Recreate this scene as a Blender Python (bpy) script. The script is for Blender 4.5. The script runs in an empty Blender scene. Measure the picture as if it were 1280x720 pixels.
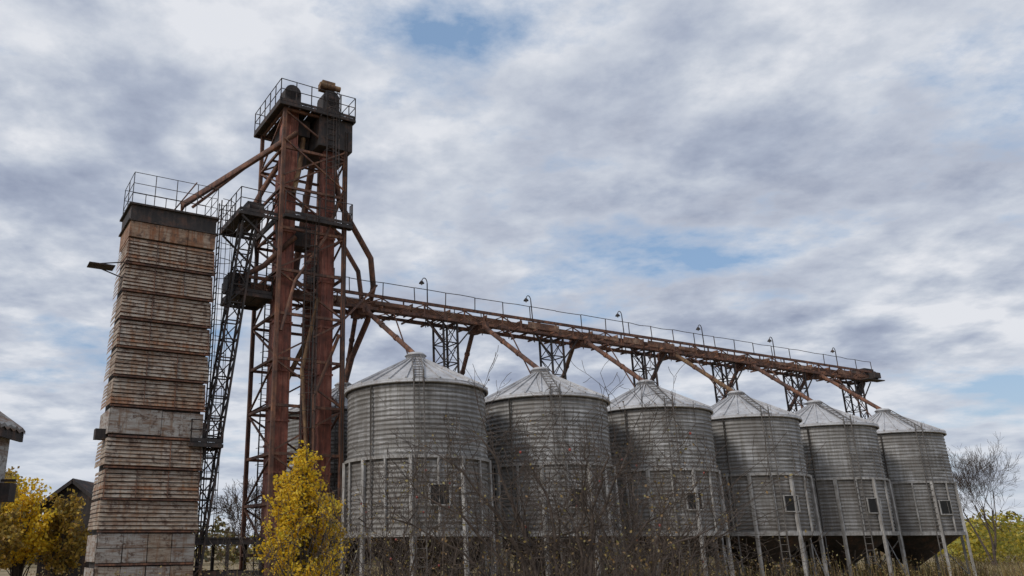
import bpy, math, random
from mathutils import Vector, Matrix, noise as mnoise
random.seed(7)
scene=bpy.context.scene
R=random.random
def U(a,b): return a+(b-a)*random.random()

# ------------------------------------------------------------ mesh builder
class MB:
    def __init__(s): s.v=[]; s.f=[]; s.m=[]; s.uv={}; s.smooth=[]
    def face(s,idx,mat=0,uv=None,sm=False):
        if uv: s.uv[len(s.f)]=uv
        s.f.append(idx); s.m.append(mat); s.smooth.append(sm)
    def quad(s,a,b,c,d,mat=0):
        n=len(s.v); s.v+= [a,b,c,d]; s.face((n,n+1,n+2,n+3),mat)
    def obox(s,c,ax,ay,az,mat=0):
        n=len(s.v)
        for k in ((-1,-1,-1),(1,-1,-1),(1,1,-1),(-1,1,-1),(-1,-1,1),(1,-1,1),(1,1,1),(-1,1,1)):
            s.v.append(c+ax*k[0]+ay*k[1]+az*k[2])
        for f in ((0,3,2,1),(4,5,6,7),(0,1,5,4),(1,2,6,5),(2,3,7,6),(3,0,4,7)):
            s.face(tuple(n+i for i in f),mat)
    def beam(s,p,q,w,h=None,mat=0):
        h=h or w
        d=q-p; L=d.length
        if L<1e-5: return
        d=d/L
        ref=Vector((0,0,1)) if abs(d.z)<.95 else DIR
        a=d.cross(ref).normalized(); b=a.cross(d).normalized()
        s.obox((p+q)/2,d*(L/2),a*(w/2),b*(h/2),mat)
    def tube(s,pts,rad,n=6,mat=0,cap=True):
        m=len(s.v); N=len(pts)
        if not isinstance(rad,(list,tuple)): rad=[rad]*N
        for i,p in enumerate(pts):
            t=(pts[min(i+1,N-1)]-pts[max(i-1,0)]).normalized()
            ref=Vector((0.31,0.2,0.93)) if abs(t.z)<.85 else Vector((1,0.1,0))
            a=t.cross(ref).normalized(); b=a.cross(t)
            for k in range(n):
                an=2*math.pi*k/n
                s.v.append(p+(a*math.cos(an)+b*math.sin(an))*rad[i])
        for i in range(N-1):
            for k in range(n):
                k2=(k+1)%n
                s.face((m+i*n+k,m+i*n+k2,m+(i+1)*n+k2,m+(i+1)*n+k),mat,sm=True)
        if cap:
            s.face(tuple(m+k for k in range(n)),mat)
            s.face(tuple(m+(N-1)*n+k for k in reversed(range(n))),mat)
    def lathe(s,prof,n,mat=0,sm=True,wob=None,a0=0,uvr=3.0):
        m=len(s.v)
        for j,(r,z) in enumerate(prof):
            for k in range(n):
                an=a0+2*math.pi*k/n
                rr=r+(wob(an,z) if wob else 0)
                s.v.append(Vector((rr*math.cos(an),rr*math.sin(an),z)))
        for j in range(len(prof)-1):
            for k in range(n):
                k2=(k+1)%n
                u0=2*math.pi*k/n*uvr; u1=2*math.pi*(k+1)/n*uvr
                z0=prof[j][1]; z1=prof[j+1][1]
                if abs(prof[j][0]-prof[j+1][0])>.4: z0=-prof[j][0]; z1=-prof[j+1][0]
                s.face((m+j*n+k,m+j*n+k2,m+(j+1)*n+k2,m+(j+1)*n+k),mat,
                       uv=((u0,z0),(u1,z0),(u1,z1),(u0,z1)),sm=sm)
    def leaf(s,c,size,mat=0):
        a=Vector((U(-1,1),U(-1,1),U(-1,1))).normalized()
        b=a.cross(Vector((U(-1,1),U(-1,1),U(-1,1)))).normalized()
        a=a*size*.5; b=b*size*.33
        n=len(s.v); s.v+=[c-a,c+b,c+a,c-b]; s.face((n,n+1,n+2,n+3),mat)
    def mesh(s,name,mats):
        me=bpy.data.meshes.new(name)
        me.from_pydata([tuple(v) for v in s.v],[],s.f)
        for m in mats: me.materials.append(m)
        me.polygons.foreach_set('material_index',s.m)
        me.polygons.foreach_set('use_smooth',s.smooth)
        if s.uv:
            uvl=me.uv_layers.new(name='UVMap')
            for pi,u in s.uv.items():
                p=me.polygons[pi]
                for li,c in zip(p.loop_indices,u): uvl.data[li].uv=c
        me.update()
        return me
    def obj(s,name,mats,parent=None):
        if not isinstance(mats,(list,tuple)): mats=[mats]
        ob=bpy.data.objects.new(name,s.mesh(name,mats))
        scene.collection.objects.link(ob)
        if parent: ob.parent=parent
        return ob
def empty(name,loc=(0,0,0)):
    e=bpy.data.objects.new(name,None); e.location=loc; e.empty_display_size=.5
    scene.collection.objects.link(e); return e

# ------------------------------------------------------------ site frame
DIR=Vector((.8745,.485,0)).normalized(); PER=Vector((-DIR.y,DIR.x,0)); UP=Vector((0,0,1))
P0=Vector((-1.17,38.32,0))
def W(s,o,z): return P0+DIR*s+PER*o+UP*z
STEP=7.0

# ------------------------------------------------------------ materials
def newmat(name):
    m=bpy.data.materials.new(name); m.use_nodes=True
    nt=m.node_tree; b=nt.nodes['Principled BSDF']
    return m,nt,b
def N(nt,t,**kw):
    n=nt.nodes.new(t)
    for k,v in kw.items(): setattr(n,k,v)
    return n
def ramp(nt,fac,stops):
    r=N(nt,'ShaderNodeValToRGB'); e=r.color_ramp.elements
    while len(e)<len(stops): e.new(.5)
    for i,(p,c) in enumerate(stops):
        e[i].position=p; e[i].color=(c[0],c[1],c[2],1) if hasattr(c,'__len__') else (c,c,c,1)
    nt.links.new(fac,r.inputs[0]); return r.outputs[0]
def noise(nt,vec,scale,detail=6,rough=.6,dist=0):
    n=N(nt,'ShaderNodeTexNoise'); n.inputs['Scale'].default_value=scale
    n.inputs['Detail'].default_value=detail; n.inputs['Roughness'].default_value=rough
    n.inputs['Distortion'].default_value=dist
    if vec: nt.links.new(vec,n.inputs['Vector'])
    return n.outputs['Fac']
def mix(nt,fac,a,b,mode='MIX'):
    m=N(nt,'ShaderNodeMix',data_type='RGBA',blend_type=mode)
    if isinstance(fac,(int,float)): m.inputs[0].default_value=fac
    else: nt.links.new(fac,m.inputs[0])
    for i,x in ((6,a),(7,b)):
        if isinstance(x,tuple): m.inputs[i].default_value=(*x,1)
        else: nt.links.new(x,m.inputs[i])
    return m.outputs[2]
def objvec(nt,scale=(1,1,1),uv=False,rand=True):
    tc=N(nt,'ShaderNodeTexCoord'); mp=N(nt,'ShaderNodeMapping')
    mp.inputs['Scale'].default_value=scale
    src=tc.outputs['UV'] if uv else tc.outputs['Object']
    if rand:
        oi=N(nt,'ShaderNodeObjectInfo'); ad=N(nt,'ShaderNodeVectorMath',operation='ADD')
        mu=N(nt,'ShaderNodeMath',operation='MULTIPLY'); mu.inputs[1].default_value=37
        nt.links.new(oi.outputs['Random'],mu.inputs[0]); nt.links.new(src,ad.inputs[0]); nt.links.new(mu.outputs[0],ad.inputs[1])
        src=ad.outputs[0]
    nt.links.new(src,mp.inputs[0]); return mp.outputs[0]
def bump(nt,b,h,strength=.4,dist=.02):
    bp=N(nt,'ShaderNodeBump'); bp.inputs['Strength'].default_value=strength; bp.inputs['Distance'].default_value=dist
    nt.links.new(h,bp.inputs['Height']); nt.links.new(bp.outputs[0],b.inputs['Normal'])
def M2(nt,op,a,b=None):
    n=N(nt,'ShaderNodeMath',operation=op)
    for i,x in enumerate((a,b)):
        if x is None: continue
        if isinstance(x,(int,float)): n.inputs[i].default_value=x
        else: nt.links.new(x,n.inputs[i])
    return n.outputs[0]

def mat_rust(name,c1,c2,c3,sc=1.2,streak=True,rough=.8):
    m,nt,b=newmat(name)
    v=objvec(nt); n1=noise(nt,v,sc,8,.65); n2=noise(nt,objvec(nt,(5,5,.5) if streak else (3,3,3)),1.5,6,.7)
    col=ramp(nt,n1,[(.32,c2),(.5,c1),(.72,c3)])
    col=mix(nt,ramp(nt,n2,[(.42,0),(.62,.8)]),col,c2)
    nt.links.new(col,b.inputs['Base Color']); b.inputs['Roughness'].default_value=rough
    bump(nt,b,n1,.3,.02); return m
M_red=mat_rust('red_oxide_paint',(.25,.082,.055),(.10,.042,.032),(.42,.19,.13),1.4)
M_rust=mat_rust('rusty_steel',(.16,.075,.048),(.05,.031,.026),(.34,.15,.075),2.0)
M_dark=mat_rust('dark_steel',(.045,.036,.033),(.02,.017,.017),(.14,.07,.045),2.0)
M_yell=mat_rust('ochre_rust_pipe',(.19,.105,.05),(.075,.04,.027),(.34,.23,.10),2.5)
M_conv=mat_rust('rusted_conveyor_plate',(.21,.095,.052),(.07,.04,.028),(.46,.31,.21),.9,streak=False)
M_grey=mat_rust('weathered_galvanised_frame',(.35,.34,.33),(.18,.165,.15),(.50,.49,.48),2.0)
M_grey2=mat_rust('dull_steel_ladder',(.15,.14,.13),(.08,.07,.065),(.25,.22,.20),2.0)
def mat_plain(name,c,rough=.7,metal=0):
    m,nt,b=newmat(name)
    v=objvec(nt); n=noise(nt,v,6,5)
    col=mix(nt,ramp(nt,n,[(.3,0),(.7,1)]),tuple(x*.65 for x in c),tuple(min(1,x*1.2) for x in c))
    nt.links.new(col,b.inputs['Base Color']); b.inputs['Roughness'].default_value=rough; b.inputs['Metallic'].default_value=metal
    return m
M_black=mat_plain('dark_opening',(.012,.012,.012),.9)
M_glass=mat_plain('lamp_glass',(.35,.35,.33),.3)

def mat_silo():
    m,nt,b=newmat('corrugated_galvanised_wall')
    br=N(nt,'ShaderNodeTexBrick'); br.offset=.5
    br.inputs['Scale'].default_value=1; br.inputs['Brick Width'].default_value=1.9; br.inputs['Row Height'].default_value=.8
    br.inputs['Mortar Size'].default_value=.013; br.inputs['Mortar Smooth'].default_value=.3
    br.inputs['Color1'].default_value=(.27,.27,.27,1); br.inputs['Color2'].default_value=(.45,.45,.455,1); br.inputs['Mortar'].default_value=(.11,.10,.09,1)
    tc=N(nt,'ShaderNodeTexCoord'); nt.links.new(tc.outputs['UV'],br.inputs['Vector'])
    sx=N(nt,'ShaderNodeSeparateXYZ'); nt.links.new(tc.outputs['UV'],sx.inputs[0])
    st=noise(nt,objvec(nt,(3.0,.16,1),True),1.6,8,.75)
    hs=noise(nt,objvec(nt,(.5,9,1),True),1.4,6,.7)
    bl=noise(nt,objvec(nt,(1,1,1),True),.55,6,.6)
    col=mix(nt,ramp(nt,st,[(.42,.0),(.58,.9)]),br.outputs['Color'],(.15,.14,.125))
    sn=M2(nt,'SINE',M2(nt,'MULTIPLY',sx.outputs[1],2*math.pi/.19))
    col=mix(nt,ramp(nt,sn,[(.0,.5),(.8,0)]),col,(.12,.112,.104))  # rib shading painted into the colour: grooves of the corrugation darkened
    col=mix(nt,ramp(nt,hs,[(.51,0),(.66,.6)]),col,(.66,.66,.66))
    col=mix(nt,ramp(nt,bl,[(.38,.65),(.57,0)]),col,(.13,.12,.11))
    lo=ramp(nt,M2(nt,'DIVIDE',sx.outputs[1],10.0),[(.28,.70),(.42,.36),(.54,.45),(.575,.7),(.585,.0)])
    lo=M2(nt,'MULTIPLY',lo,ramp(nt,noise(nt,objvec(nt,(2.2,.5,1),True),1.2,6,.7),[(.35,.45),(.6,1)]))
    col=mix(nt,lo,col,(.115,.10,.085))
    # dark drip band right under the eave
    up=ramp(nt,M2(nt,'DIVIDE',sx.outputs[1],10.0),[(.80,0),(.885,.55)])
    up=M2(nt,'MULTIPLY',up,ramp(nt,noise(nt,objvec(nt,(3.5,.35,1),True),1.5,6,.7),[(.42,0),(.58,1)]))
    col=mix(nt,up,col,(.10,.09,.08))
    fi=noise(nt,objvec(nt,(1,2,1),True),9,6,.75)
    col=mix(nt,ramp(nt,fi,[(.56,0),(.68,.75)]),col,(.17,.10,.065))
    nt.links.new(col,b.inputs['Base Color'])
    b.inputs['Metallic'].default_value=.1; b.inputs['Roughness'].default_value=.6
    bump(nt,b,fi,.25,.01); return m
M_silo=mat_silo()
def mat_roof():
    m,nt,b=newmat('galvanised_roof_sheet')
    v=objvec(nt); n1=noise(nt,v,1.2,7,.65); n2=noise(nt,v,7,6,.7)
    col=ramp(nt,n1,[(.3,(.30,.30,.31)),(.5,(.44,.44,.45)),(.7,(.56,.56,.57))])
    col=mix(nt,ramp(nt,n2,[(.54,0),(.70,.75)]),col,(.24,.15,.10))
    nt.links.new(col,b.inputs['Base Color']); b.inputs['Metallic'].default_value=.1; b.inputs['Roughness'].default_value=.55
    return m
M_roof=mat_roof()
def mat_dryer(name,c1,c2,rustc,amount):
    m,nt,b=newmat(name)
    v=objvec(nt,(1,1,1),rand=False); st=noise(nt,objvec(nt,(4,4,.45),rand=False),1.3,8,.7)
    n1=noise(nt,v,.8,7,.65); n2=noise(nt,objvec(nt,(.8,.8,6),rand=False),1.5,6,.7)
    col=mix(nt,ramp(nt,n1,[(.35,0),(.65,1)]),c1,c2)
    col=mix(nt,ramp(nt,st,[(.60-amount,0),(.76-amount,.95)]),col,rustc)
    col=mix(nt,ramp(nt,n2,[(.45,0),(.62,.85)]),col,(.16,.085,.048))
    col=mix(nt,ramp(nt,noise(nt,v,3.5,8,.75),[(.52,0),(.61,.9)]),col,(.09,.052,.036))
    nt.links.new(col,b.inputs['Base Color']); b.inputs['Roughness'].default_value=.8
    bump(nt,b,n2,.3,.02); return m
M_dry=mat_dryer('rusty_louvre_sheet',(.29,.235,.18),(.40,.35,.295),(.23,.12,.058),.11)
M_dry2=mat_dryer('grey_panel_sheet',(.30,.28,.255),(.39,.37,.345),(.20,.12,.07),.09)
M_dry3=mat_dryer('rusted_top_sheet',(.30,.18,.105),(.38,.32,.26),(.24,.095,.04),.17)

# ------------------------------------------------------------ silos
RAD=3.0; ZB=2.82; ZE=8.85; ZT=10.35; ZM=5.75
def wob(a,z): return .05*mnoise.noise(Vector((math.cos(a)*1.6,math.sin(a)*1.6,z*.5)))
prof=[]; z=ZB; pitch=.19
while z<ZE-.001:
    prof.append((RAD+.022*math.sin(2*math.pi*(z)/pitch),z)); z+=pitch/5
prof.append((RAD,ZE))
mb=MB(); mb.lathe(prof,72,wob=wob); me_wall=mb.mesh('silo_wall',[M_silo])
mb=MB(); nr=28
mb.lathe([(RAD+.14,ZE-.06),(RAD+.14,ZE+.0),(.42,ZT-.1)],nr*2,sm=False)
mb.lathe([(.44,ZT-.2),(.44,ZT+.1),(.5,ZT+.1),(.34,ZT+.24),(.02,ZT+.27)],16)
for k in range(nr):
    a=2*math.pi*k/nr
    e=Vector((math.cos(a),math.sin(a),0))
    mb.beam(e*(RAD+.15)+UP*(ZE+.03),e*.45+UP*(ZT-.07),.07,.06)
mb.lathe([(RAD+.09,ZE-.16),(RAD+.16,ZE-.16),(RAD+.16,ZE-.07),(RAD+.09,ZE-.07)],72)
me_roof=mb.mesh('silo_roof',[M_roof])
mb=MB(); mb.lathe([(RAD-.05,ZB+.02),(RAD-.1,ZB-.05),(.35,.95),(.35,.7),(.02,.7)],36,sm=False)
me_hop=mb.mesh('silo_hopper',[M_dark])
mb=MB()
nl=9
def ringbar(mb,r,z,w,h,n=40,mat=0):
    mb.lathe([(r,z-h/2),(r+w,z-h/2),(r+w,z+h/2),(r,z+h/2)],n,mat,sm=False)
ringbar(mb,RAD+.03,ZM,.1,.12); ringbar(mb,RAD+.03,ZB,.12,.2)
for k in range(nl*2):
    a=2*math.pi*(k+.3)/(nl*2); e=Vector((math.cos(a),math.sin(a),0))
    if k%2==0:
        mb.beam(e*(RAD+.16)+UP*0,e*(RAD+.1)+UP*(ZM+.02),.15,.13)
    else:
        mb.beam(e*(RAD+.085)+UP*ZB,e*(RAD+.085)+UP*(ZM+.02),.08,.08)
for k in range(nl):
    a=2*math.pi*(2*k+.3)/(nl*2); a2=2*math.pi*(2*k+2.3)/(nl*2)
    e=Vector((math.cos(a),math.sin(a),0)); e2=Vector((math.cos(a2),math.sin(a2),0))
    if k%4==0: mb.beam(e*(RAD+.2)+UP*.3,e2*(RAD+.16)+UP*(ZB-.2),.05)
me_frame=mb.mesh('silo_leg_frame',[M_grey])
def azi(phi):
    a=math.radians(-90+phi); return Vector((math.cos(a),math.sin(a),0)),Vector((-math.sin(a),math.cos(a),0))
mb=MB()
e,t=azi(1)
for sg in(-1,1):
    mb.beam(e*(RAD+.16)+t*.2*sg+UP*1.2,e*(RAD+.16)+t*.2*sg+UP*(ZE+.35),.04)
    mb.beam(e*(RAD+.1)+t*.2*sg+UP*(ZE+.12),e*.5+t*.2*sg+UP*(ZT+.08),.04)
zz=1.3
while zz<ZE+.2:
    mb.beam(e*(RAD+.16)-t*.2+UP*zz,e*(RAD+.16)+t*.2+UP*zz,.025); zz+=.33
for i in range(8):
    f=i/8; p=(e*(RAD+.1)+UP*(ZE+.12)).lerp(e*.5+UP*(ZT+.08),f); mb.beam(p-t*.2,p+t*.2,.03)
zz=6.1
while zz<ZE+.5:
    pts=[e*(RAD+.16+.42*math.sin(math.pi*q/8))+t*(.27*math.cos(math.pi*q/8))+UP*zz for q in range(9)]
    mb.tube(pts,.012,4); zz+=.9
for q in(2,4,6):
    x=e*(RAD+.16+.42*math.sin(math.pi*q/8))+t*(.27*math.cos(math.pi*q/8)); mb.tube([x+UP*6.1,x+UP*(ZE+.4)],.009,4)
e2,t2=azi(26)
for zz in(6.6,7.3):
    for sg in(-1,1): mb.beam(e2*(RAD+.05)+t2*.25*sg+UP*zz,e2*(RAD+.3)+t2*.25*sg+UP*zz,.04)
    mb.beam(e2*(RAD+.3)-t2*.3+UP*zz,e2*(RAD+.3)+t2*.3+UP*zz,.05)
for sg in(-1,1): mb.beam(e2*(RAD+.28)+t2*.25*sg+UP*ZM,e2*(RAD+.28)+t2*.25*sg+UP*7.5,.03)
e3,t3=azi(-38); mb.tube([e3*(RAD+.1)+UP*1,e3*(RAD+.1)+UP*(ZE-.2)],.04,6)
me_lad=mb.mesh('silo_ladder',[M_grey2])
mb=MB(); e,t=azi(15)
c=e*(RAD+.06)+UP*4.28
mb.obox(c,e*.07,t*.38,UP*.36,0)
for sg in(-1,1):
    mb.beam(c+e*.05+t*.41*sg-UP*.42,c+e*.05+t*.41*sg+UP*.42,.05,.09,1)
    mb.beam(c+e*.05-t*.37+UP*.395*sg,c+e*.05+t*.37+UP*.395*sg,.09,.05,1)
mb.beam(c+e*.075+t*.16-UP*.35,c+e*.075+t*.13+UP*.35,.022,.022,2)
me_hatch=mb.mesh('silo_hatch',[M_black,M_grey,M_grey2])
for row,off in((0,-3.8),(1,3.8)):
    for k in range(6):
        o=W(k*STEP,off,0); em=empty('grain_silo',o)
        for nm,me in(('wall',me_wall),('roof',me_roof),('hopper',me_hop),('leg_frame',me_frame),('ladder',me_lad),('hatch',me_hatch)):
            ob=bpy.data.objects.new(nm,me); ob.parent=em; scene.collection.objects.link(ob)
            if nm in('wall','roof','leg_frame'): ob.rotation_euler.z=U(0,.5) if nm!='wall' else U(0,6)

# ------------------------------------------------------------ conveyor gantry
gan=empty('conveyor_gantry',(0,0,0))
S0,S1=-7.3,40.0; ZL,ZU=13.45,14.1; RH=.72
mb=MB()
for o in(-.62,.62):
    mb.beam(W(S0,o,ZU),W(S1,o,ZU),.09,.15); mb.beam(W(S0,o,ZL),W(S1,o,ZL),.09,.14)
    n=int((S1-S0)/1.2)
    for i in range(n+1):
        s=S0+(S1-S0)*i/n
        mb.beam(W(s,o,ZL+.07),W(s,o,ZU-.085),.06)
        if i<n:
            s2=S0+(S1-S0)*(i+1)/n
            if i%2: mb.beam(W(s+.05,o,ZL+.08),W(s2-.05,o,ZU-.1),.05)
            else: mb.beam(W(s+.05,o,ZU-.1),W(s2-.05,o,ZL+.08),.05)
n=41
for i in range(n):
    s=S0+(S1-S0)*i/(n-1); mb.beam(W(s,-1.0,ZL+.02+.003*(i%3)),W(s,1.35,ZL+.02+.003*(i%3)),.07,.09)
mb.obj('truss',M_rust,gan)
mb=MB(); s=S0
while s<S1-.1:
    L=min(U(1.9,2.6),S1-s)
    if R()<.9: mb.obox(W(s+L/2,U(-.02,.02),ZL+.30),DIR*(L/2-.012),PER*.40,UP*.15)
    mb.obox(W(s+.02,0,ZL+.34),DIR*.02,PER*.48,UP*.25)
    if R()<.55: mb.obox(W(s+L/2,-.69,ZL+.28+U(-.05,.1)),DIR*(L/2*U(.5,.95)),PER*.012,UP*U(.08,.18),0)
    s+=L
mb.obj('belt_trough',M_conv,gan)
mb=MB()
s=S0
while s<S1:
    if R()<.9: mb.obox(W(s+.48,1.02,ZL+.11),DIR*.47,PER*.29,UP*.02)
    s+=.97
mb.obj('walkway_planks',M_rust,gan)
mb=MB()
for o,zb in((1.32,ZL),(-.70,ZU)):
    n=26 
    for i in range(n+1):
        s=S0+(S1-S0)*i/n; lean=U(-.06,.06)
        if R()<.95: mb.beam(W(s,o,zb),W(s+lean,o+lean*.4,ZU+RH),.036)
    for i in range(n):
        s=S0+(S1-S0)*i/n; s2=S0+(S1-S0)*(i+1)/n
        d=U(-.03,.03)
        if R()<.97: mb.tube([W(s,o,ZU+RH+d),W((s+s2)/2,o,ZU+RH+U(-.06,.02)),W(s2,o,ZU+RH)],.021,5)
        if o>0 and R()<.5: mb.tube([W(s,o,ZU+.4),W(s2,o,ZU+.4+U(-.03,.03))],.012,4)
mb.obj('handrail',M_dark,gan)
mb=MB()
mb.obox(W(S1-.1,0,ZL+.5),DIR*.55,PER*.55,UP*.4); mb.obox(W(S1-.2,-.95,ZL+.3),DIR*.35,PER*.22,UP*.2)
mb.tube([W(S1+.3,-.7,ZL+.4),W(S1+.3,.7,ZL+.4)],.32,14)
mb.obox(W(S1-.4,-.85,ZL-.02),DIR*1.0,PER*.3,UP*.03)
mb.beam(W(S1-.3,0,ZL),W(S1-1.4,-.1,ZL-1.2),.35)
mb.obj('drive_head',M_dark,gan)
mb=MB()
for k in range(6):
    sc=4.0+STEP*k; hw=.42; ho=.5
    if k==5: sc=38.4
    top=ZL-.08
    c4=[(sc-hw,-ho),(sc+hw,-ho),(sc+hw,ho),(sc-hw,ho)]
    for s,o in c4: mb.beam(W(s,o,0),W(s,o,top),.09)
    zz=top
    while zz>1:
        zn=zz-1.05
        for j in range(4):
            a=c4[j]; b=c4[(j+1)%4]
            mb.beam(W(*a,zz-.03),W(*b,zz-.03),.05)
            mb.beam(W(*a,zz-.05),W(*b,zn),.035)
            if j%2==0: mb.beam(W(*b,zz-.08),W(*a,zn-.03),.035)
        zz=zn
    for sg in(-1,1):
        mb.beam(W(sc+sg*hw,-ho,top-1.2),W(sc+sg*1.5,-ho,top),.06)
mb.obj('trestle_legs',M_dark,gan)
mb=MB()
for k in range(6):
    s=k*STEP
    for sg in(-1,1):
        a=W(s-.9,sg*.5,ZL+.1); b=W(s-.85,sg*.7,ZL-.25); c=W(s-.05,sg*3.45,ZT+.42); d=W(s,sg*3.78,ZT+.12)
        mb.tube([a,b,c,d],[.13,.12,.12,.14],10,0 if (k*2+sg)%5 else 1)
        mb.obox(W(s-.9,sg*.45,ZL-.05),DIR*.22,PER*.22,UP*.22,0)
        for f in(.33,.66):
            q=b.lerp(c,f); dd=(c-b).normalized(); mb.tube([q,q+dd*.12],.15,10)
    mb.beam(W(s+.6,-.6,ZL),W(s+.35,-3.0,ZE+1.1),.05); mb.beam(W(s-.85,-1.2,ZL-.6),W(s+.9,-.6,ZL),.045)
mb.obj('chutes',[M_rust,M_yell],gan)
def lamp(s):
    e=empty('gantry_lamp',W(s,1.32,ZU))
    mb=MB(); z=Vector((0,0,0)); k=U(-.06,.06)
    mb.tube([z-UP*.6,UP*.9+DIR*k*.3,z+UP*1.85+DIR*k],[.036,.034,.03],8)
    top=UP*1.85+DIR*k
    pts=[top+UP*(.28*math.sin(a))-DIR*.17*(1-math.cos(a)) for a in [math.pi*i/8 for i in range(0,8)]]
    mb.tube(pts,.026,6)
    mb.obj('pole',M_dark,e)
    mb=MB(); c=pts[-1]-UP*.12-DIR*.02
    m0=len(mb.v)
    for r,zz in((.03,.12),(.06,.10),(.15,-.02),(.15,-.05),(.01,-.05)):
        for k in range(12): mb.v.append(c+Vector((r*math.cos(k*math.pi/6),r*math.sin(k*math.pi/6),zz)))
    for j in range(4):
        for k in range(12): mb.face((m0+j*12+k,m0+j*12+(k+1)%12,m0+(j+1)*12+(k+1)%12,m0+(j+1)*12+k),0)
    mb.obj('shade',M_dark,e)
    mb=MB(); mb.tube([c-UP*.04,c-UP*.13],[.06,.04],8); mb.obj('bulb',M_glass,e)
for k in range(6): lamp(3.75+7.1*k)

# ------------------------------------------------------------ elevator tower
tw=empty('grain_elevator_tower')
SC=-4.2; HA=1.6
c4=[(SC-HA,-HA),(SC+HA,-HA),(SC+HA,HA),(SC-HA,HA)]
mb=MB(); TOP=22.6
for i,(s,o) in enumerate(c4): mb.beam(W(s,o,0),W(s,o,TOP),.17,.17,0)
lv=[0]; 
while lv[-1]<TOP-1: lv.append(lv[-1]+2.05)
for li,z in enumerate(lv[1:]):
    for j in range(4):
        a=c4[j]; b=c4[(j+1)%4]
        mb.beam(W(*a,z),W(*b,z),.11,.12,0)
        z0=z-2.05
        if (li+j)%2: mb.beam(W(*a,z0+.08),W(*b,z-.08),.075,None,0)
        else: mb.beam(W(*b,z0+.08),W(*a,z-.08),.075,None,0)
        if li%2==j%2: mb.beam(W(*a,z-.1),W(*b,z0+.1),.06,None,0)
    mb.beam(W(SC-HA,0,z-.02),W(SC+HA,0,z-.02),.09); 
mb.obj('lattice_frame',M_rust,tw)
mb=MB()
for s,o,w,ht in((-5.35,-1.0,.38,23.2),(-3.25,-1.0,.31,23.2)):
    mb.obox(W(s,o,ht/2),DIR*w,PER*.24,UP*ht/2)
    z=1.0
    while z<ht:
        mb.obox(W(s,o,z),DIR*(w+.05),PER*.29,UP*.045); z+=2.2
    for sg in(-1,1): mb.beam(W(s+sg*(w-.03),o-.26,.5),W(s+sg*(w-.03),o-.26,ht-.4),.05)
    mb.beam(W(s,o-.255,.5),W(s,o-.255,ht-.4),.03)
mb.obj('elevator_trunks',M_red,tw)
mb=MB()
for s,o,w,ht in((-5.05,.55,.26,20),(-3.3,.9,.22,18.5)):
    mb.obox(W(s,o,ht/2),DIR*w,PER*.2,UP*ht/2)
    z=.7
    while z<ht: mb.obox(W(s,o,z),DIR*(w+.04),PER*.25,UP*.04); z+=2.0
mb.obj('rear_trunks',M_red,tw)
def platform(mb,s0,s1,o0,o1,z,rail=1.1,gap=1.0,sides=(1,1,1,1)):
    n=int((s1-s0)/.5)
    for i in range(n):
        a=s0+(s1-s0)*i/n; b=s0+(s1-s0)*(i+1)/n
        if R()<.9: mb.obox(W((a+b)/2,(o0+o1)/2,z),DIR*((b-a)/2-.02),PER*(o1-o0)/2,UP*.02,0)
    for o in(o0,o1): mb.beam(W(s0,o,z-.1),W(s1,o,z-.1),.08,.14)
    for s in(s0,s1): mb.beam(W(s,o0,z-.1),W(s,o1,z-.1),.08,.14)
    cs=[(s0,o0),(s1,o0),(s1,o1),(s0,o1)]
    for j in range(4):
        if not sides[j]: continue
        a=W(*cs[j],z); b=W(*cs[(j+1)%4],z); L=(b-a).length; m=max(2,round(L/gap))
        for i in range(m+1):
            p=a.lerp(b,i/m); mb.beam(p,p+UP*rail,.04)
        for h in(rail,rail*.55): mb.tube([a+UP*h,a.lerp(b,.5)+UP*(h+U(-.04,.02)),b+UP*h],.022,5)
        mb.beam(a+UP*.1,b+UP*.1,.015,.14)
mb=MB()
platform(mb,SC-1.95,SC+2.0,-1.9,1.9,22.75,1.2,.8)
platform(mb,-7.7,-5.9,-1.5,1.5,16.9,1.15,.8)
platform(mb,-5.7,-2.3,-1.9,-1.62,17.0,1.1,.8,(1,1,0,0))
platform(mb,-7.6,-5.9,-1.1,1.0,13.2,.9,.9)
for s in(-7.6,-6):
    mb.beam(W(s,-1.45,16.7),W(-5.8,-1.5,15.2),.08); mb.beam(W(s,1.45,16.7),W(-5.8,1.5,15.2),.08)
mb.obj('platforms',M_dark,tw)
mb=MB()
mb.obox(W(-5.3,-.9,23.3),DIR*.42,PER*.38,UP*.5); mb.tube([W(-5.3,-1.28,23.75),W(-5.3,-.52,23.75)],.42,16)
mb.obox(W(-3.25,-.9,23.4),DIR*.45,PER*.4,UP*.6); mb.tube([W(-3.25,-1.3,24.0),W(-3.25,-.5,24.0)],.45,16)
mb.obox(W(-3.15,-.45,21.8),DIR*.9,PER*1.25,UP*.8)
mb.obox(W(-4.8,.2,22.15),DIR*.6,PER*1.1,UP*.45)
mb.beam(W(-4.2,-.2,22.6),W(-4.4,-.3,20.3),.4)
mb.obox(W(-6.8,-.6,17.3),DIR*.4,PER*.35,UP*.36); mb.tube([W(-7.2,-1.1,17.25),W(-6.5,-1.1,17.25)],.2,10)
mb.obox(W(-7.2,0,13.85),DIR*.5,PER*.5,UP*.4)
mb.obox(W(-4.5,-.5,16.4),DIR*.5,PER*.4,UP*.5)
mb.obox(W(-3.0,.2,14.9),DIR*.5,PER*.6,UP*.4)
mb.obj('head_housings',M_dark,tw)
mb=MB()
mb.obox(W(-3.4,-1.0,24.75),DIR*.35,PER*.3,UP*.18); mb.tube([W(-3.9,-1.3,24.6),W(-2.8,-1.3,24.6)],.15,10)
mb.tube([W(-4.5,-.8,21.6),W(-4.9,-1.4,19.6),W(-5.2,-1.5,18.2)],.12,8)
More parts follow.
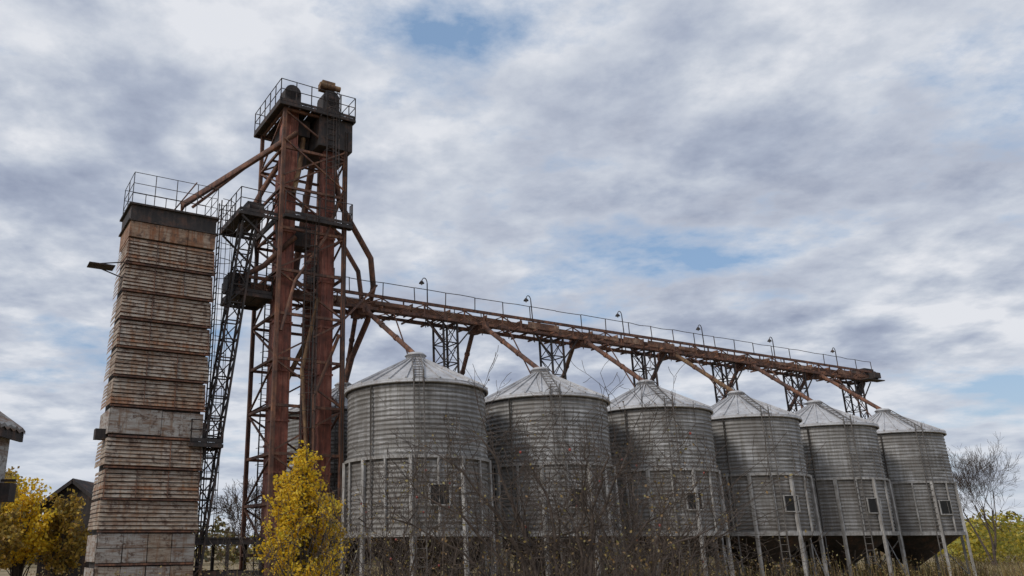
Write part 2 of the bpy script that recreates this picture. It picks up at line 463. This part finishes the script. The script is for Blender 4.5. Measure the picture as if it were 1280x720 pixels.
mb.tube([W(-3.9,-1.7,13.2),W(-4.6,-1.75,9.8),W(-4.3,-1.75,6.4),W(-4.35,-1.75,1.5)],.09,8)
mb.tube([W(-2.9,.3,13.2),W(-5.2,-.2,8.5),W(-5.3,-.3,3)],.12,8)
mb.obj('ochre_spouts',M_yell,tw)
mb=MB()
rear=W(0,3.6,ZT+.2)
mb.tube([W(-3.0,-.9,20.9),W(-2.6,-1.1,18.4),W(-1.6,-1.0,17.0),W(-.8,-.9,15.9),W(-.45,-.5,14.6),W(-.35,.3,13.1),W(-.3,2.2,11.6),rear],.15,10)
mb.tube([W(-2.8,.2,19.5),W(-2.5,.0,17.6),W(-1.0,.1,15.5),W(-.8,.1,14.1)],.12,8)
mb.tube([W(-3.6,.2,20.8),W(-4.0,.4,17.0),W(-4.4,.2,14.2)],.17,8)
mb.tube([W(-5.2,.2,20.8),W(-6.2,0,18.8),W(-6.8,0,17.4)],.14,8)
mb.tube([W(-5.0,-1.45,16.1),W(-6.3,-1.0,14.6),W(-7.0,-.3,14.2)],.13,8)
mb.tube([W(-2.6,-1.55,18.9),W(-3.6,-1.65,16.2),W(-5.0,-1.62,13.9),W(-5.6,-1.6,11.5)],.08,8)
mb.tube([W(-2.8,-1.68,11.6),W(-4.0,-1.7,8.6),W(-3.9,-1.7,3.0)],.08,8)
mb.beam(W(-2.6,-1.55,12.3),W(-.4,-.8,14.6),.08)
mb.beam(W(-2.6,-1.6,14.0),W(-2.0,-.65,13.5),.1)
mb.beam(W(-5.8,-1.7,19.0),W(-2.6,-1.7,20.9),.07); mb.beam(W(-2.6,-1.7,18.8),W(-5.8,-1.7,20.9),.07)
mb.obj('grain_spouts',M_rust,tw)
mb=MB()
def ladder(mb,s,o,z0,z1,cage=True):
    for d in(-.22,.22): mb.beam(W(s+d,o,z0),W(s+d,o,z1),.04)
    z=z0+.2
    while z<z1: mb.beam(W(s-.22,o,z),W(s+.22,o,z),.025); z+=.3
    if cage:
        z=max(z0+2.2,z0)
        while z<z1:
            mb.tube([W(s+.36*math.cos(math.pi*q/8),o-.62*math.sin(math.pi*q/8),z) for q in range(9)],.016,4); z+=.75
        for q in(1,3,4,5,7): mb.tube([W(s+.36*math.cos(math.pi*q/8),o-.62*math.sin(math.pi*q/8),zz) for zz in(z0+2.2,z1)],.013,4)
ladder(mb,-3.4,-1.72,17,23.8)
ladder(mb,-4.35,-1.72,5,17)
ladder(mb,-5.0,1.7,0,17)
for ds in(.0,.12): mb.tube([W(-2.65+ds,-1.75,22),W(-2.68+ds,-1.76,12),W(-2.62+ds,-1.74,.5)],.02,4)
mb.obj('ladder_cage',M_dark,tw)

lm=empty('lattice_mast'); mb=MB()
A=(-7.1,-.9,16.8); B=(-9.0,-1.4,0)
def mp(f,ds,do): return W(A[0]+(B[0]-A[0])*f+ds,A[1]+(B[1]-A[1])*f+do,A[2]+(B[2]-A[2])*f)
cc=[(-.32,-.28),(.32,-.28),(.32,.28),(-.32,.28)]
for c in cc: mb.beam(mp(0,*c),mp(1,*c),.085)
n=20
for i in range(n):
    for j in range(4):
        a,b=cc[j],cc[(j+1)%4]
        mb.beam(mp(i/n,*a),mp(i/n,*b),.05)
        (x,y)=(a,b) if (i+j)%2 else (b,a)
        mb.beam(mp(i/n,*x),mp((i+1)/n,*y),.045)
mb.obj('lattice',M_dark,lm)
mb=MB(); platform(mb,-9.3,-8.0,-1.9,-.5,6.4,.9,.7); mb.obox(W(-8.9,-1.2,6.9),DIR*.3,PER*.3,UP*.35)
mb.obj('landing',M_dark,lm)

# ------------------------------------------------------------ dryer
dr=empty('grain_dryer'); 
FL=Vector((-11.2,30.8,0)); DW=3.62; DD=2.1
def V(x,y,z): return FL+DIR*x+PER*y+UP*z
mb=MB(); 
mb.obox(V(DW/2,DD/2+.06,7.5),DIR*(DW/2-.12),PER*(DD/2-.02),UP*7.5)
mb.obj('core',M_dark,dr)
mb=MB(); zt=14.62; mods=[]; hmod=1.17; z=zt; i=0
while z>.3: mods.append((z,i)); z-=hmod; i+=1
for z,i in mods:
    plain=i in(6,) or i>=10
    z0=z-hmod+.12
    if plain:
        if i==6:
            mb.obox(V(DW*.27,.05,(z+z0)/2+.02),DIR*(DW*.27-.01),PER*.08,UP*((z-z0)/2-.04),1)
            mb.obox(V(DW*.77,.06,(z+z0)/2-.01),DIR*(DW*.23-.01),PER*.08,UP*((z-z0)/2-.04),1)
        else:
            for q in range(4): 
                for zz in(0,1):
                    mb.obox(V(DW*(q+.5)/4+U(-.01,.01),.05,z0+(z-z0)*(.25+.5*zz)),DIR*(DW/8-.015),PER*(.06+.03*R()),UP*((z-z0)/4-.012),1 if R()<.7 else 0)
        mb.obox(V(-.02,DD/2+.02,(z+z0)/2),DIR*.02,PER*DD/2,UP*((z-z0)/2-.05),1)
        mb.beam(V(0,-.02,z0-.05),V(DW,-.02,z0-.05),.08,.07,2)
        continue
    ns=7; h=(z-z0)/ns
    x0=U(-.03,.02); x1=DW+U(-.02,.04)
    sk=U(-.02,.02)
    for q in range(ns):
        zt_=z-q*h; zb=zt_-h
        yo=-.09*q/ns
        j=U(-.012,.012); jl=U(-.015,.015)+sk
        if R()<.05: jl-=.05
        xa=x0-.045*q/ns+U(-.012,.012); xb=x1+.045*q/ns+U(-.012,.012)
        mt=0 if R()<.8 else 3
        a=V(xa,.035+yo,zt_+jl);b=V(xb,.035+yo,zt_);c=V(xb,-.02+j+yo,zb+.028);d=V(xa,-.02-j+yo,zb+.028+jl)
        mb.quad(d,c,b,a,mt)
        mb.quad(V(xa,.07+yo,zb+.002),V(xb,.07+yo,zb+.002),c,d,2)
        a2=V(xa,DD,zt_+jl); d2=V(xa-.02,DD,zb+.028+jl)
        mb.quad(a,a2,d2,d,mt)
        mb.quad(b,V(xb,DD,zt_),V(xb+.01,DD,zb),c,mt)
    mb.beam(V(-.05,-.03,z0-.05),V(DW+.06,-.03,z0-.05),.10,.06,2)
    for x in(0.03,DW*.33,DW*.66,DW-.03):
        if R()<.6: mb.beam(V(x,-.12,z0),V(x,-.0,z-.02),.03,.025,2)
mb.obj('louvre_panels',[M_dry,M_dry2,M_rust,M_dry3],dr)
mb=MB()
for q in range(3): mb.obox(V(DW*(q+.5)/3,DD/2,15.04+U(-.01,.01)),DIR*(DW/6-.008),PER*(DD/2+.03+U(0,.02)),UP*.34,0)
mb.obj('top_panel',M_dry3,dr)
mb=MB()
mb.obox(V(DW/2,DD/2,15.77),DIR*(DW/2+.0),PER*(DD/2+.0),UP*.34,0)
mb.obox(V(DW/2,DD/2,15.42),DIR*(DW/2+.08),PER*(DD/2+.08),UP*.03,0)
mb.obox(V(DW/2,DD/2,16.15),DIR*(DW/2+.1),PER*(DD/2+.1),UP*.04,0)
mb.obox(V(-.9,.3,13.3),DIR*.5,PER*.35,UP*.02,0); mb.beam(V(-1.4,.2,13.28),V(0,.2,13.6),.04); mb.beam(V(-.02,.2,12.9),V(-1.2,.2,13.25),.04)
mb.obox(V(-.22,.6,6.6),DIR*.2,PER*.2,UP*.2,0)
mb.obj('top_housing',M_dark,dr)
mb=MB()
cs=[(0,0),(DW,0),(DW,DD),(0,DD)]
for j in range(4):
    a=V(*cs[j],16.15); b=V(*cs[(j+1)%4],16.15); L=(b-a).length; m=max(2,round(L/.9))
    for i in range(m+1):
        p=a.lerp(b,i/m); mb.beam(p,p+UP*1.45,.03)
    for h in(1.45,.95,.5): mb.tube([a+UP*h,b+UP*h],.015,5)
for d in(.25,.65): mb.beam(V(DW+.25,d,0),V(DW+.25,d,17.2),.045)
z=.3
while z<17: mb.beam(V(DW+.25,.25,z),V(DW+.25,.65,z),.028); z+=.3
z=2.5
while z<17.2:
    mb.tube([V(DW+.25+.65*math.sin(math.pi*q/8),.45+.38*math.cos(math.pi*q/8),z) for q in range(9)],.016,4); z+=.7
for q in(1,3,5,7): mb.tube([V(DW+.25+.65*math.sin(math.pi*q/8),.45+.38*math.cos(math.pi*q/8),zz) for zz in(2.5,17.2)],.014,4)
mb.obj('railing_and_ladder',M_dark,dr)
mb=MB()
mb.tube([W(-5.0,-1.2,21.6),V(2.3,.9,16.9),V(2.2,.95,16.1)],.15,12)
mb.tube([W(-5.2,-.8,21.7),V(2.8,1.2,17.0)],.07,8)
for i in range(9):
    f=i/9; a=W(-5.0,-1.2,21.6).lerp(V(2.3,.9,16.9),f); b=W(-5.2,-.8,21.7).lerp(V(2.8,1.2,17.0),f); mb.beam(a,b,.05)
mb.beam(V(1.7,.7,16.15),V(2.9,1.1,18.2),.05)
mb.obj('feed_pipe',[M_rust],dr)
mb=MB()
for z in(2.6,1.4): 
    for o in(-1.4,.6): mb.beam(W(-8.8,o,z),W(-5.9,o,z),.12,.2)
for s in(-8.8,-7.4,-6): mb.beam(W(s,-1.4,0),W(s,-1.4,2.6),.12); mb.beam(W(s,.6,0),W(s,.6,2.6),.12)
mb.obox(W(-7.4,-.4,2.75),DIR*1.5,PER*1.1,UP*.03)
mb.obj('base_frame',M_dark,tw)

# ------------------------------------------------------------ vegetation
def mat_leaf(name,cols,trans=.35):
    m,nt,b=newmat(name)
    g=N(nt,'ShaderNodeNewGeometry')
    col=ramp(nt,g.outputs['Random Per Island'],[(i/(len(cols)-1),c) for i,c in enumerate(cols)])
    nt.links.new(col,b.inputs['Base Color']); b.inputs['Roughness'].default_value=.6
    tr=N(nt,'ShaderNodeBsdfTranslucent'); nt.links.new(col,tr.inputs[0])
    ms=N(nt,'ShaderNodeMixShader'); ms.inputs[0].default_value=trans
    out=nt.nodes['Material Output']
    nt.links.new(b.outputs[0],ms.inputs[1]); nt.links.new(tr.outputs[0],ms.inputs[2]); nt.links.new(ms.outputs[0],out.inputs[0])
    return m
M_bark=mat_rust('bark',(.07,.056,.048),(.035,.028,.024),(.13,.11,.095),8,False)
M_twig=mat_rust('twig',(.085,.06,.046),(.04,.03,.024),(.14,.11,.09),8,False)
M_ly=mat_leaf('yellow_leaves',[(.75,.46,.02),(.85,.58,.03),(.60,.38,.02),(.90,.68,.06),(.48,.40,.04)],.45)
M_lo=mat_leaf('autumn_leaves',[(.50,.31,.05),(.30,.22,.05),(.62,.40,.05),(.20,.17,.05),(.42,.22,.05)],.35)
M_dl=mat_leaf('dead_leaves',[(.16,.11,.05),(.22,.13,.05),(.20,.18,.06),(.32,.22,.08)],.2)
M_lg=mat_leaf('far_leaves',[(.10,.10,.04),(.14,.12,.045),(.26,.20,.05),(.12,.09,.05),(.19,.12,.05)],.3)
M_lgy=mat_leaf('far_yellow_leaves',[(.58,.42,.05),(.40,.36,.05),(.22,.23,.04),(.64,.48,.06)],.35)
M_berry=mat_plain('red_apple',(.30,.06,.045),.45)

def rnd(): return Vector((U(-1,1),U(-1,1),U(-1,1)))
def grow(mb,p,d,L,r,lvl,mx,tips,trop=.0,bend=.25,kids=(2,4),spread=.8,shr=.62,nseg=5,rmin=.003):
    pts=[p.copy()]; rr=[r]; q=p.copy(); dd=d.normalized()
    for i in range(nseg):
        dd=(dd+rnd()*bend+UP*trop*(1 if lvl<2 else .4)).normalized()
        q=q+dd*(L/nseg); pts.append(q.copy()); rr.append(max(r*(1-.62*(i+1)/nseg),rmin))
        if lvl<mx and i>=(1 if lvl else 2):
            for _ in range(random.randint(*kids) if i==nseg-1 else random.randint(0,kids[1]-1)):
                nd=(dd+rnd().normalized()*spread).normalized()
                grow(mb,q,nd,L*shr*U(.7,1.15),rr[-1]*.62,lvl+1,mx,tips,trop,bend,kids,spread,shr,nseg if lvl<2 else 4,rmin)
        if lvl>=mx-1: tips.append(q.copy())
    mb.tube(pts,rr,6 if r>.04 else (4 if r>.012 else 3),0,cap=False)
def cloudtree(name,base,H,lm,clumps,per,lsize,seed,wid,rad,low=.22):
    random.seed(seed); em=empty(name,base); mb=MB(); lf=MB()
    for i in range(clumps):
        u=i/clumps; z=H*(low+(.98-low)*u); w=wid*(math.sin(math.pi*(.22+.76*u))**.7)
        a=U(0,6.28); rr=w*math.sqrt(R()); c=Vector((rr*math.cos(a),rr*math.sin(a),z+U(-.2,.2)))
        b=Vector((U(-.15,.15),U(-.15,.15),0)); m1=b.lerp(c,.45)+Vector((-c.x*.15,-c.y*.15,H*.06))
        pts=[b,b.lerp(m1,.5)+rnd()*.05,m1+rnd()*.06,m1.lerp(c,.5)+rnd()*.08,c]
        mb.tube(pts,[.05,.04,.028,.016,.005],5,cap=False)
        for _ in range(5):
            d=rnd().normalized(); d.z=abs(d.z)*.8; q=c.lerp(m1,U(0,.5)); e_=q+d*rad*U(.8,1.7)
            mb.tube([q,q.lerp(e_,.5)+rnd()*.04,e_],[.01,.007,.003],3,cap=False)
            for _ in range(int(per/5*U(.4,1.5))): lf.leaf(q.lerp(e_,U(.2,1.05))+rnd()*rad*.36,lsize*U(.6,1.3))
    mb.obj('trunk_and_limbs',M_bark,em); lf.obj('leaves',lm,em); return em
cloudtree('yellow_tree',(-2.4,20.5,0),4.85,M_ly,92,140,.09,5,1.25,.30)
cloudtree('autumn_tree',(-20.6,41.5,0),6.3,M_lo,60,110,.22,11,2.0,.65,.3)
cloudtree('autumn_tree',(-18.6,41,0),5.7,M_ly,40,100,.19,12,1.5,.55,.3)
cloudtree('autumn_tree',(-17.0,42,0),5.0,M_lo,40,100,.2,13,1.3,.5,.3)
cloudtree('autumn_tree',(-23.2,47,0),7.0,M_lo,50,90,.25,14,2.4,.8,.3)
cloudtree('autumn_tree',(-19.2,39,0),4.6,M_lo,40,90,.19,15,1.8,.5,.35)
def bare(name,base,H,seed,L=.45,mx=4,kids=(2,3),spr=.3,stems=1,mat=None,bend=.2,trop=.08,r=.016,**k):
    random.seed(seed); em=empty(name,base); mb=MB(); tips=[]
    for _ in range(stems): grow(mb,Vector((U(-.15,.15)*stems*.3,U(-.15,.15),0)),Vector((U(-spr,spr),U(-spr,spr),1)),H*L,r*H,0,mx,tips,trop,bend,kids,**k)
    mb.obj('trunk_and_branches',mat or M_bark,em); return em,tips
bare('bare_tree',(54.6,78,0),12.5,25,L=.42,stems=3,spr=.1,kids=(2,3),rmin=.009,r=.010,mat=M_twig,trop=.2,bend=.14)
bare('bare_tree',(-11.2,58,0),7.5,23,L=.42,stems=3,rmin=.012,mat=M_twig)
def apple(base,targets,seed,dens=(1,3)):
    random.seed(seed); em=empty('apple_tree',base); mb=MB(); tips=[]
    for (x,y,z,r) in targets:
        b=Vector((U(-.2,.2),U(-.2,.2),0)); c=Vector((x,y,z)); mid=Vector((x*.35,y*.4,z*.78))
        pts=[]; rr=[]; n=9
        for i in range(n+1):
            f=i/n; p=b*(1-f)**2+mid*2*f*(1-f)+c*f*f
            if 0<i: p=p+rnd()*.08
            pts.append(p); rr.append(r*(1-.75*f)+.005)
        mb.tube(pts,rr,6,cap=False)
        for i in range(3,n+1):
            dd=(pts[i]-pts[i-1]).normalized()
            for _ in range(random.randint(*dens)):
                nd=(dd*.6+rnd().normalized()*1.0+UP*.2).normalized()
                grow(mb,pts[i],nd,U(.5,1.5),max(rr[i]*.45,.009),1,3,tips,.03,.26,(1,2),.9,.58,5,.0045)
    mb.obj('trunk_and_branches',M_twig,em); ap=MB()
    for t in random.sample(tips,min(9,len(tips))):
        c=t-UP*.05; q=.022; ap.tube([c-UP*q,c-UP*q*.5,c,c+UP*q*.6,c+UP*q],[q*.4,q*.9,q,q*.85,q*.3],8)
    ap.obj('apples',M_berry,em); lf=MB()
    for i in range(200): lf.leaf(random.choice(tips)+rnd()*.05,.05)
    lf.obj('last_leaves',M_dl,em); print('apple',len(tips))
apple((2.7,14,0),[(-1.3,.2,4.1,.045),(-1.9,-.4,3.7,.04),(-2.4,-.3,3.2,.035),(-2.9,.5,2.8,.03),(-.9,.3,3.2,.04),(-.3,.6,3.6,.045),(.3,-.5,3.3,.035),(.8,-.4,3.8,.04),(1.3,.3,3.9,.04),(1.9,.2,3.1,.035),(.1,.1,2.9,.03),(2.5,0,2.7,.03)],31)
apple((4.6,17,0),[(-.9,.2,3.5,.035),(.3,.2,3.6,.03),(.9,-.3,3.4,.035),(1.6,.5,2.9,.03),(2.4,.3,2.8,.025)],32)
apple((-.2,16.5,0),[(-.7,.2,3.0,.025),(.5,.2,3.2,.03),(.9,-.3,2.8,.025)],33,(1,2))

random.seed(77)
th=empty('bare_thicket'); mb=MB(); tt=[]
for i in range(78):
    d=U(12,25); t=U(-.10,.36)
    if i<9: t=U(-.16,-.02)
    if i>62: t=U(.25,.72); d=U(18,30)
    b=Vector((t*d,d,0)); h=(2.75 if t<.32 else 1.9)+U(-.4,.35)
    for _ in range(random.randint(3,6)):
        grow(mb,b+Vector((U(-.4,.4),U(-.4,.4),0)),Vector((U(-.6,.6),U(-.6,.6),1)),h*U(.7,1.0),.013,1,3,tt,.03,.18,(1,2),.7,.38,6,.004)
mb.obj('stems',M_twig,th); mb=MB()
for i in range(3600): mb.leaf(random.choice(tt)+rnd()*.12,.055)
mb.obj('dry_leaves',M_dl,th); print('thicket',len(tt))

random.seed(99)
def blobtree(mb,c,rx,h,n,ls,mat=0):
    for i in range(n):
        u=R(); z=h*(.08+.92*u)
        prof=math.sin(math.pi*min(1,(u*.85+.15)))**.6
        a=U(0,6.283); r=rx*prof*math.sqrt(R())*(1+.25*math.sin(a*3+c.x))
        mb.leaf(c+Vector((r*math.cos(a),r*math.sin(a),z*(1+.12*math.sin(a*2+c.x)))),ls*U(.6,1.3),mat)
mb=MB()
for i in range(120):
    t=-.75+1.75*i/119; d=U(115,150); 
    blobtree(mb,Vector((t*d,d,0)),U(2.5,4.5),U(3.5,6.5),240,.8,random.choice((0,0,0,1)))
for i in range(40):
    d=U(84,100); t=.655+.30*i/39
    blobtree(mb,Vector((t*d,d,0)),U(1.6,2.8),U(3.0,5.4),300,.42,random.choice((1,1,1,0)))
mb.obj('distant_tree_line',[M_lg,M_lgy])
mb=MB(); random.seed(3)
for i in range(2600):
    s=U(-14,46); o=U(-8.5,9); p=W(s,o,0); h=U(.5,1.9)
    for _ in range(3):
        q=p+Vector((U(-.2,.2),U(-.2,.2),0)); l=Vector((U(-.3,.3),U(-.3,.3),0))
        n=len(mb.v); w=Vector((U(-.03,.03),.02,0)).normalized()*.022
        mb.v+=[q-w,q+w,q+l+UP*h]; mb.face((n,n+1,n+2),0)
        for k in range(2): mb.leaf(q+l*.8+UP*h*U(.6,1)+rnd()*.1,.1,0)
mb.obj('tall_weeds',M_dl)

# ------------------------------------------------------------ ground
mb=MB(); G=60; ext=1500
def gc(i): 
    t=(i/G)*2-1; return math.copysign(abs(t)**2.2,t)*ext
for j in range(G+1):
    for i in range(G+1):
        x=gc(i); y=gc(j)+60
        dd=math.hypot(x-20,y-60)
        z=0 if dd<110 else (mnoise.noise(Vector((x*.006,y*.006,0)))-.2)*min(1,(dd-110)/400)*3
        mb.v.append(Vector((x,y,z)))
for j in range(G):
    for i in range(G): 
        a=j*(G+1)+i; mb.face((a,a+1,a+G+2,a+G+1),0,sm=True)
m,nt,b=newmat('dry_field')
v=objvec(nt,rand=False); n1=noise(nt,v,.08,8,.6); n2=noise(nt,v,3,6,.7)
col=ramp(nt,n1,[(.35,(.15,.12,.05)),(.5,(.28,.21,.11)),(.65,(.36,.27,.16))])
col=mix(nt,ramp(nt,n2,[(.4,.5),(.6,0)]),col,(.08,.065,.035)); nt.links.new(col,b.inputs['Base Color']); b.inputs['Roughness'].default_value=1
mb.obj('ground',m)
mb=MB(); random.seed(8)
for i in range(14000):
    d=U(58,95); t=U(-.1,1.0); p=Vector((t*d,d,0)); h=U(.15,.45)
    n=len(mb.v); l=Vector((U(-.2,.2),U(-.2,.2),h)); w=Vector((.05,0,0)); mb.v+=[p-w,p+w,p+l]; mb.face((n,n+1,n+2),0)
M_gr=mat_leaf('dry_grass',[(.36,.27,.15),(.28,.22,.10),(.42,.33,.2),(.16,.15,.05)],.2)
mb.obj('grass',M_gr)

# ------------------------------------------------------------ left buildings
M_wall=mat_dryer('old_plaster_wall',(.36,.35,.33),(.46,.45,.43),(.2,.17,.14),.03)
M_asb=mat_dryer('asbestos_sheet',(.20,.20,.20),(.28,.27,.26),(.09,.09,.08),.1)
def house(name,x0,x1,y0,y1,ze,zr,wm,rm,ov=.6,win=True):
    em=empty(name,(x0,y0,0)); w=x1-x0; l=y1-y0
    mb=MB()
    n=len(mb.v); mb.v+=[Vector(p) for p in((0,0,0),(w,0,0),(w,0,ze),(w/2,0,zr),(0,0,ze),(0,l,0),(w,l,0),(w,l,ze),(w/2,l,zr),(0,l,ze))]
    for f in((0,1,2,3,4),(6,5,9,8,7),(1,6,7,2),(5,0,4,9)): mb.face(tuple(n+i for i in f))
    mb.obj('walls',wm,em)
    mb=MB(); sl=(zr-ze)/(w/2)
    for sg in(-1,1):
        cx=w/2
        e=Vector((cx+sg*(w/2+ov),0,ze-sl*ov+.12)); r=Vector((cx,0,zr+.12))
        nn=int((l+2*ov)/.22)
        for i in range(nn):
            ya=-ov+(l+2*ov)*i/nn; yb=-ov+(l+2*ov)*(i+1)/nn; ym=(ya+yb)/2
            for (u,vv,za,zb) in((ya,ym,0,.045),(ym,yb,.045,0)):
                mb.quad(e+Vector((0,u,za)),e+Vector((0,vv,zb)),r+Vector((0,vv,zb)),r+Vector((0,u,za)))
                mb.quad(e+Vector((0,u,za-.06)),e+Vector((0,vv,zb-.06)),e+Vector((0,vv,zb)),e+Vector((0,u,za)))
    mb.obj('roof',rm,em)
    mb=MB()
    for sg in(-1,1):
        e=Vector((w/2+sg*(w/2+ov-.05),0,ze-sl*(ov-.05)+.0)); r=Vector((w/2,0,zr+.0))
        for y in(-ov+.05,l+ov-.05): mb.beam(e+Vector((0,y,0)),r+Vector((0,y,0)),.06,.2)
        k=0
        while k<=l: mb.beam(Vector((w/2+sg*(w/2+.01),k,ze-.05)),e+Vector((0,k,-.04)),.07,.12); k+=.9
        mb.beam(e+Vector((0,-ov,-.02)),e+Vector((0,l+ov,-.02)),.05,.16)
    mb.obj('bargeboards',M_dark,em)
    if win:
        mb=MB()
        for y in(1.5,4.5,7.5): 
            mb.obox(Vector((w+.01,y,2.0)),Vector((.02,0,0)),Vector((0,.5,0)),UP*.6,0)
            for sg in(-1,1): mb.beam(Vector((w+.03,y+.53*sg,1.4)),Vector((w+.03,y+.53*sg,2.6)),.05,.05,1)
        mb.obj('windows',[M_black,M_grey],em)
        mb=MB(); mb.obox(Vector((w+.12,l-.12,3.3)),Vector((.1,0,0)),Vector((0,.12,0)),UP*.15); mb.beam(Vector((w,l-.1,3.5)),Vector((w+.24,l-.1,3.5)),.04)
        mb.obj('meter_box',M_dark,em)
    return em
house('old_house',-14.3,-6.74,4.0,13.9,4.35,6.9,M_wall,M_asb,.17)
house('wooden_shed',-21.6,-18.2,50,54,5.0,6.3,M_dark,M_dark,.5,False)

# ------------------------------------------------------------ world
w=bpy.data.worlds.new('World'); scene.world=w; w.use_nodes=True; nt=w.node_tree
bg=nt.nodes['Background']; bg.inputs[1].default_value=.1
sun_dir=Vector((-.62,-.52,.62)).normalized()
sky=N(nt,'ShaderNodeTexSky'); sky.sky_type='NISHITA'; sky.sun_disc=False
sky.sun_elevation=math.asin(sun_dir.z); sky.sun_rotation=math.atan2(sun_dir.x,sun_dir.y); sky.air_density=1.2; sky.dust_density=1.0
tc=N(nt,'ShaderNodeTexCoord'); sp=N(nt,'ShaderNodeSeparateXYZ'); nt.links.new(tc.outputs['Generated'],sp.inputs[0])
def M(op,a,b=None): return M2(nt,op,a,b)
den=M('ADD',M('MAXIMUM',sp.outputs[2],0.0),.17)
cx=M('DIVIDE',sp.outputs[0],den); cy=M('DIVIDE',sp.outputs[1],den)
cb=N(nt,'ShaderNodeCombineXYZ'); nt.links.new(cx,cb.inputs[0]); nt.links.new(cy,cb.inputs[1])
def wn(scale,off,detail=9,rough=.55,dist=.2,sx=1,sy=1):
    mp=N(nt,'ShaderNodeMapping'); mp.inputs['Location'].default_value=off; mp.inputs['Scale'].default_value=(sx,sy,1); nt.links.new(cb.outputs[0],mp.inputs[0])
    return noise(nt,mp.outputs[0],scale,detail,rough,dist)
cov=wn(1.3,(3.1,1.7,0),10,.6,.05,.9,1.05)
d1=wn(4.2,(7.3,4.2,2),10,.56,.05,1,1)
d2=wn(1.1,(1.3,9.2,5),7,.5,.05)
bright=M('ADD',M('MULTIPLY',d1,.52),M('MULTIPLY',d2,.48))
cl=ramp(nt,bright,[(.39,(3.0,3.45,4.6)),(.46,(4.1,4.6,5.7)),(.515,(5.5,5.95,6.8)),(.575,(7.6,7.8,8.3))])
edge=ramp(nt,cov,[(.40,.6),(.55,0)])
cl=mix(nt,edge,cl,(7.2,7.5,8.1))
cm=ramp(nt,cov,[(.375,0),(.47,1)])
skyc=mix(nt,.6,sky.outputs[0],(2.9,4.5,7.0))
col=mix(nt,cm,skyc,cl)
hz=ramp(nt,sp.outputs[2],[(.0,.6),(.2,0)])
col=mix(nt,hz,col,(5.6,6.2,7.1))
nt.links.new(col,bg.inputs[0])

sl=bpy.data.lights.new('Sun','SUN'); sl.energy=1.9; sl.angle=math.radians(16); sl.color=(1,.95,.88)
so=bpy.data.objects.new('Sun',sl); so.rotation_euler=(-sun_dir).to_track_quat('-Z','Y').to_euler(); so.location=(0,0,40); scene.collection.objects.link(so)

# ------------------------------------------------------------ camera
th_=math.radians(17.85); ro=math.radians(.5)
r0=Vector((1,0,0)); u0=Vector((0,-math.sin(th_),math.cos(th_))); b0=Vector((0,-math.cos(th_),-math.sin(th_)))
r1=r0*math.cos(ro)-u0*math.sin(ro); u1=u0*math.cos(ro)+r0*math.sin(ro)
cam=bpy.data.cameras.new('Camera'); co=bpy.data.objects.new('Camera',cam)
mt=Matrix((r1,u1,b0)).transposed().to_4x4(); mt.translation=Vector((0,0,2.4)); co.matrix_world=mt
cam.sensor_width=36; cam.lens=36*1000/1280; cam.shift_x=140/1280; cam.clip_end=4000
scene.collection.objects.link(co); scene.camera=co
scene.view_settings.view_transform='Standard'; scene.view_settings.look='None'; scene.view_settings.exposure=0
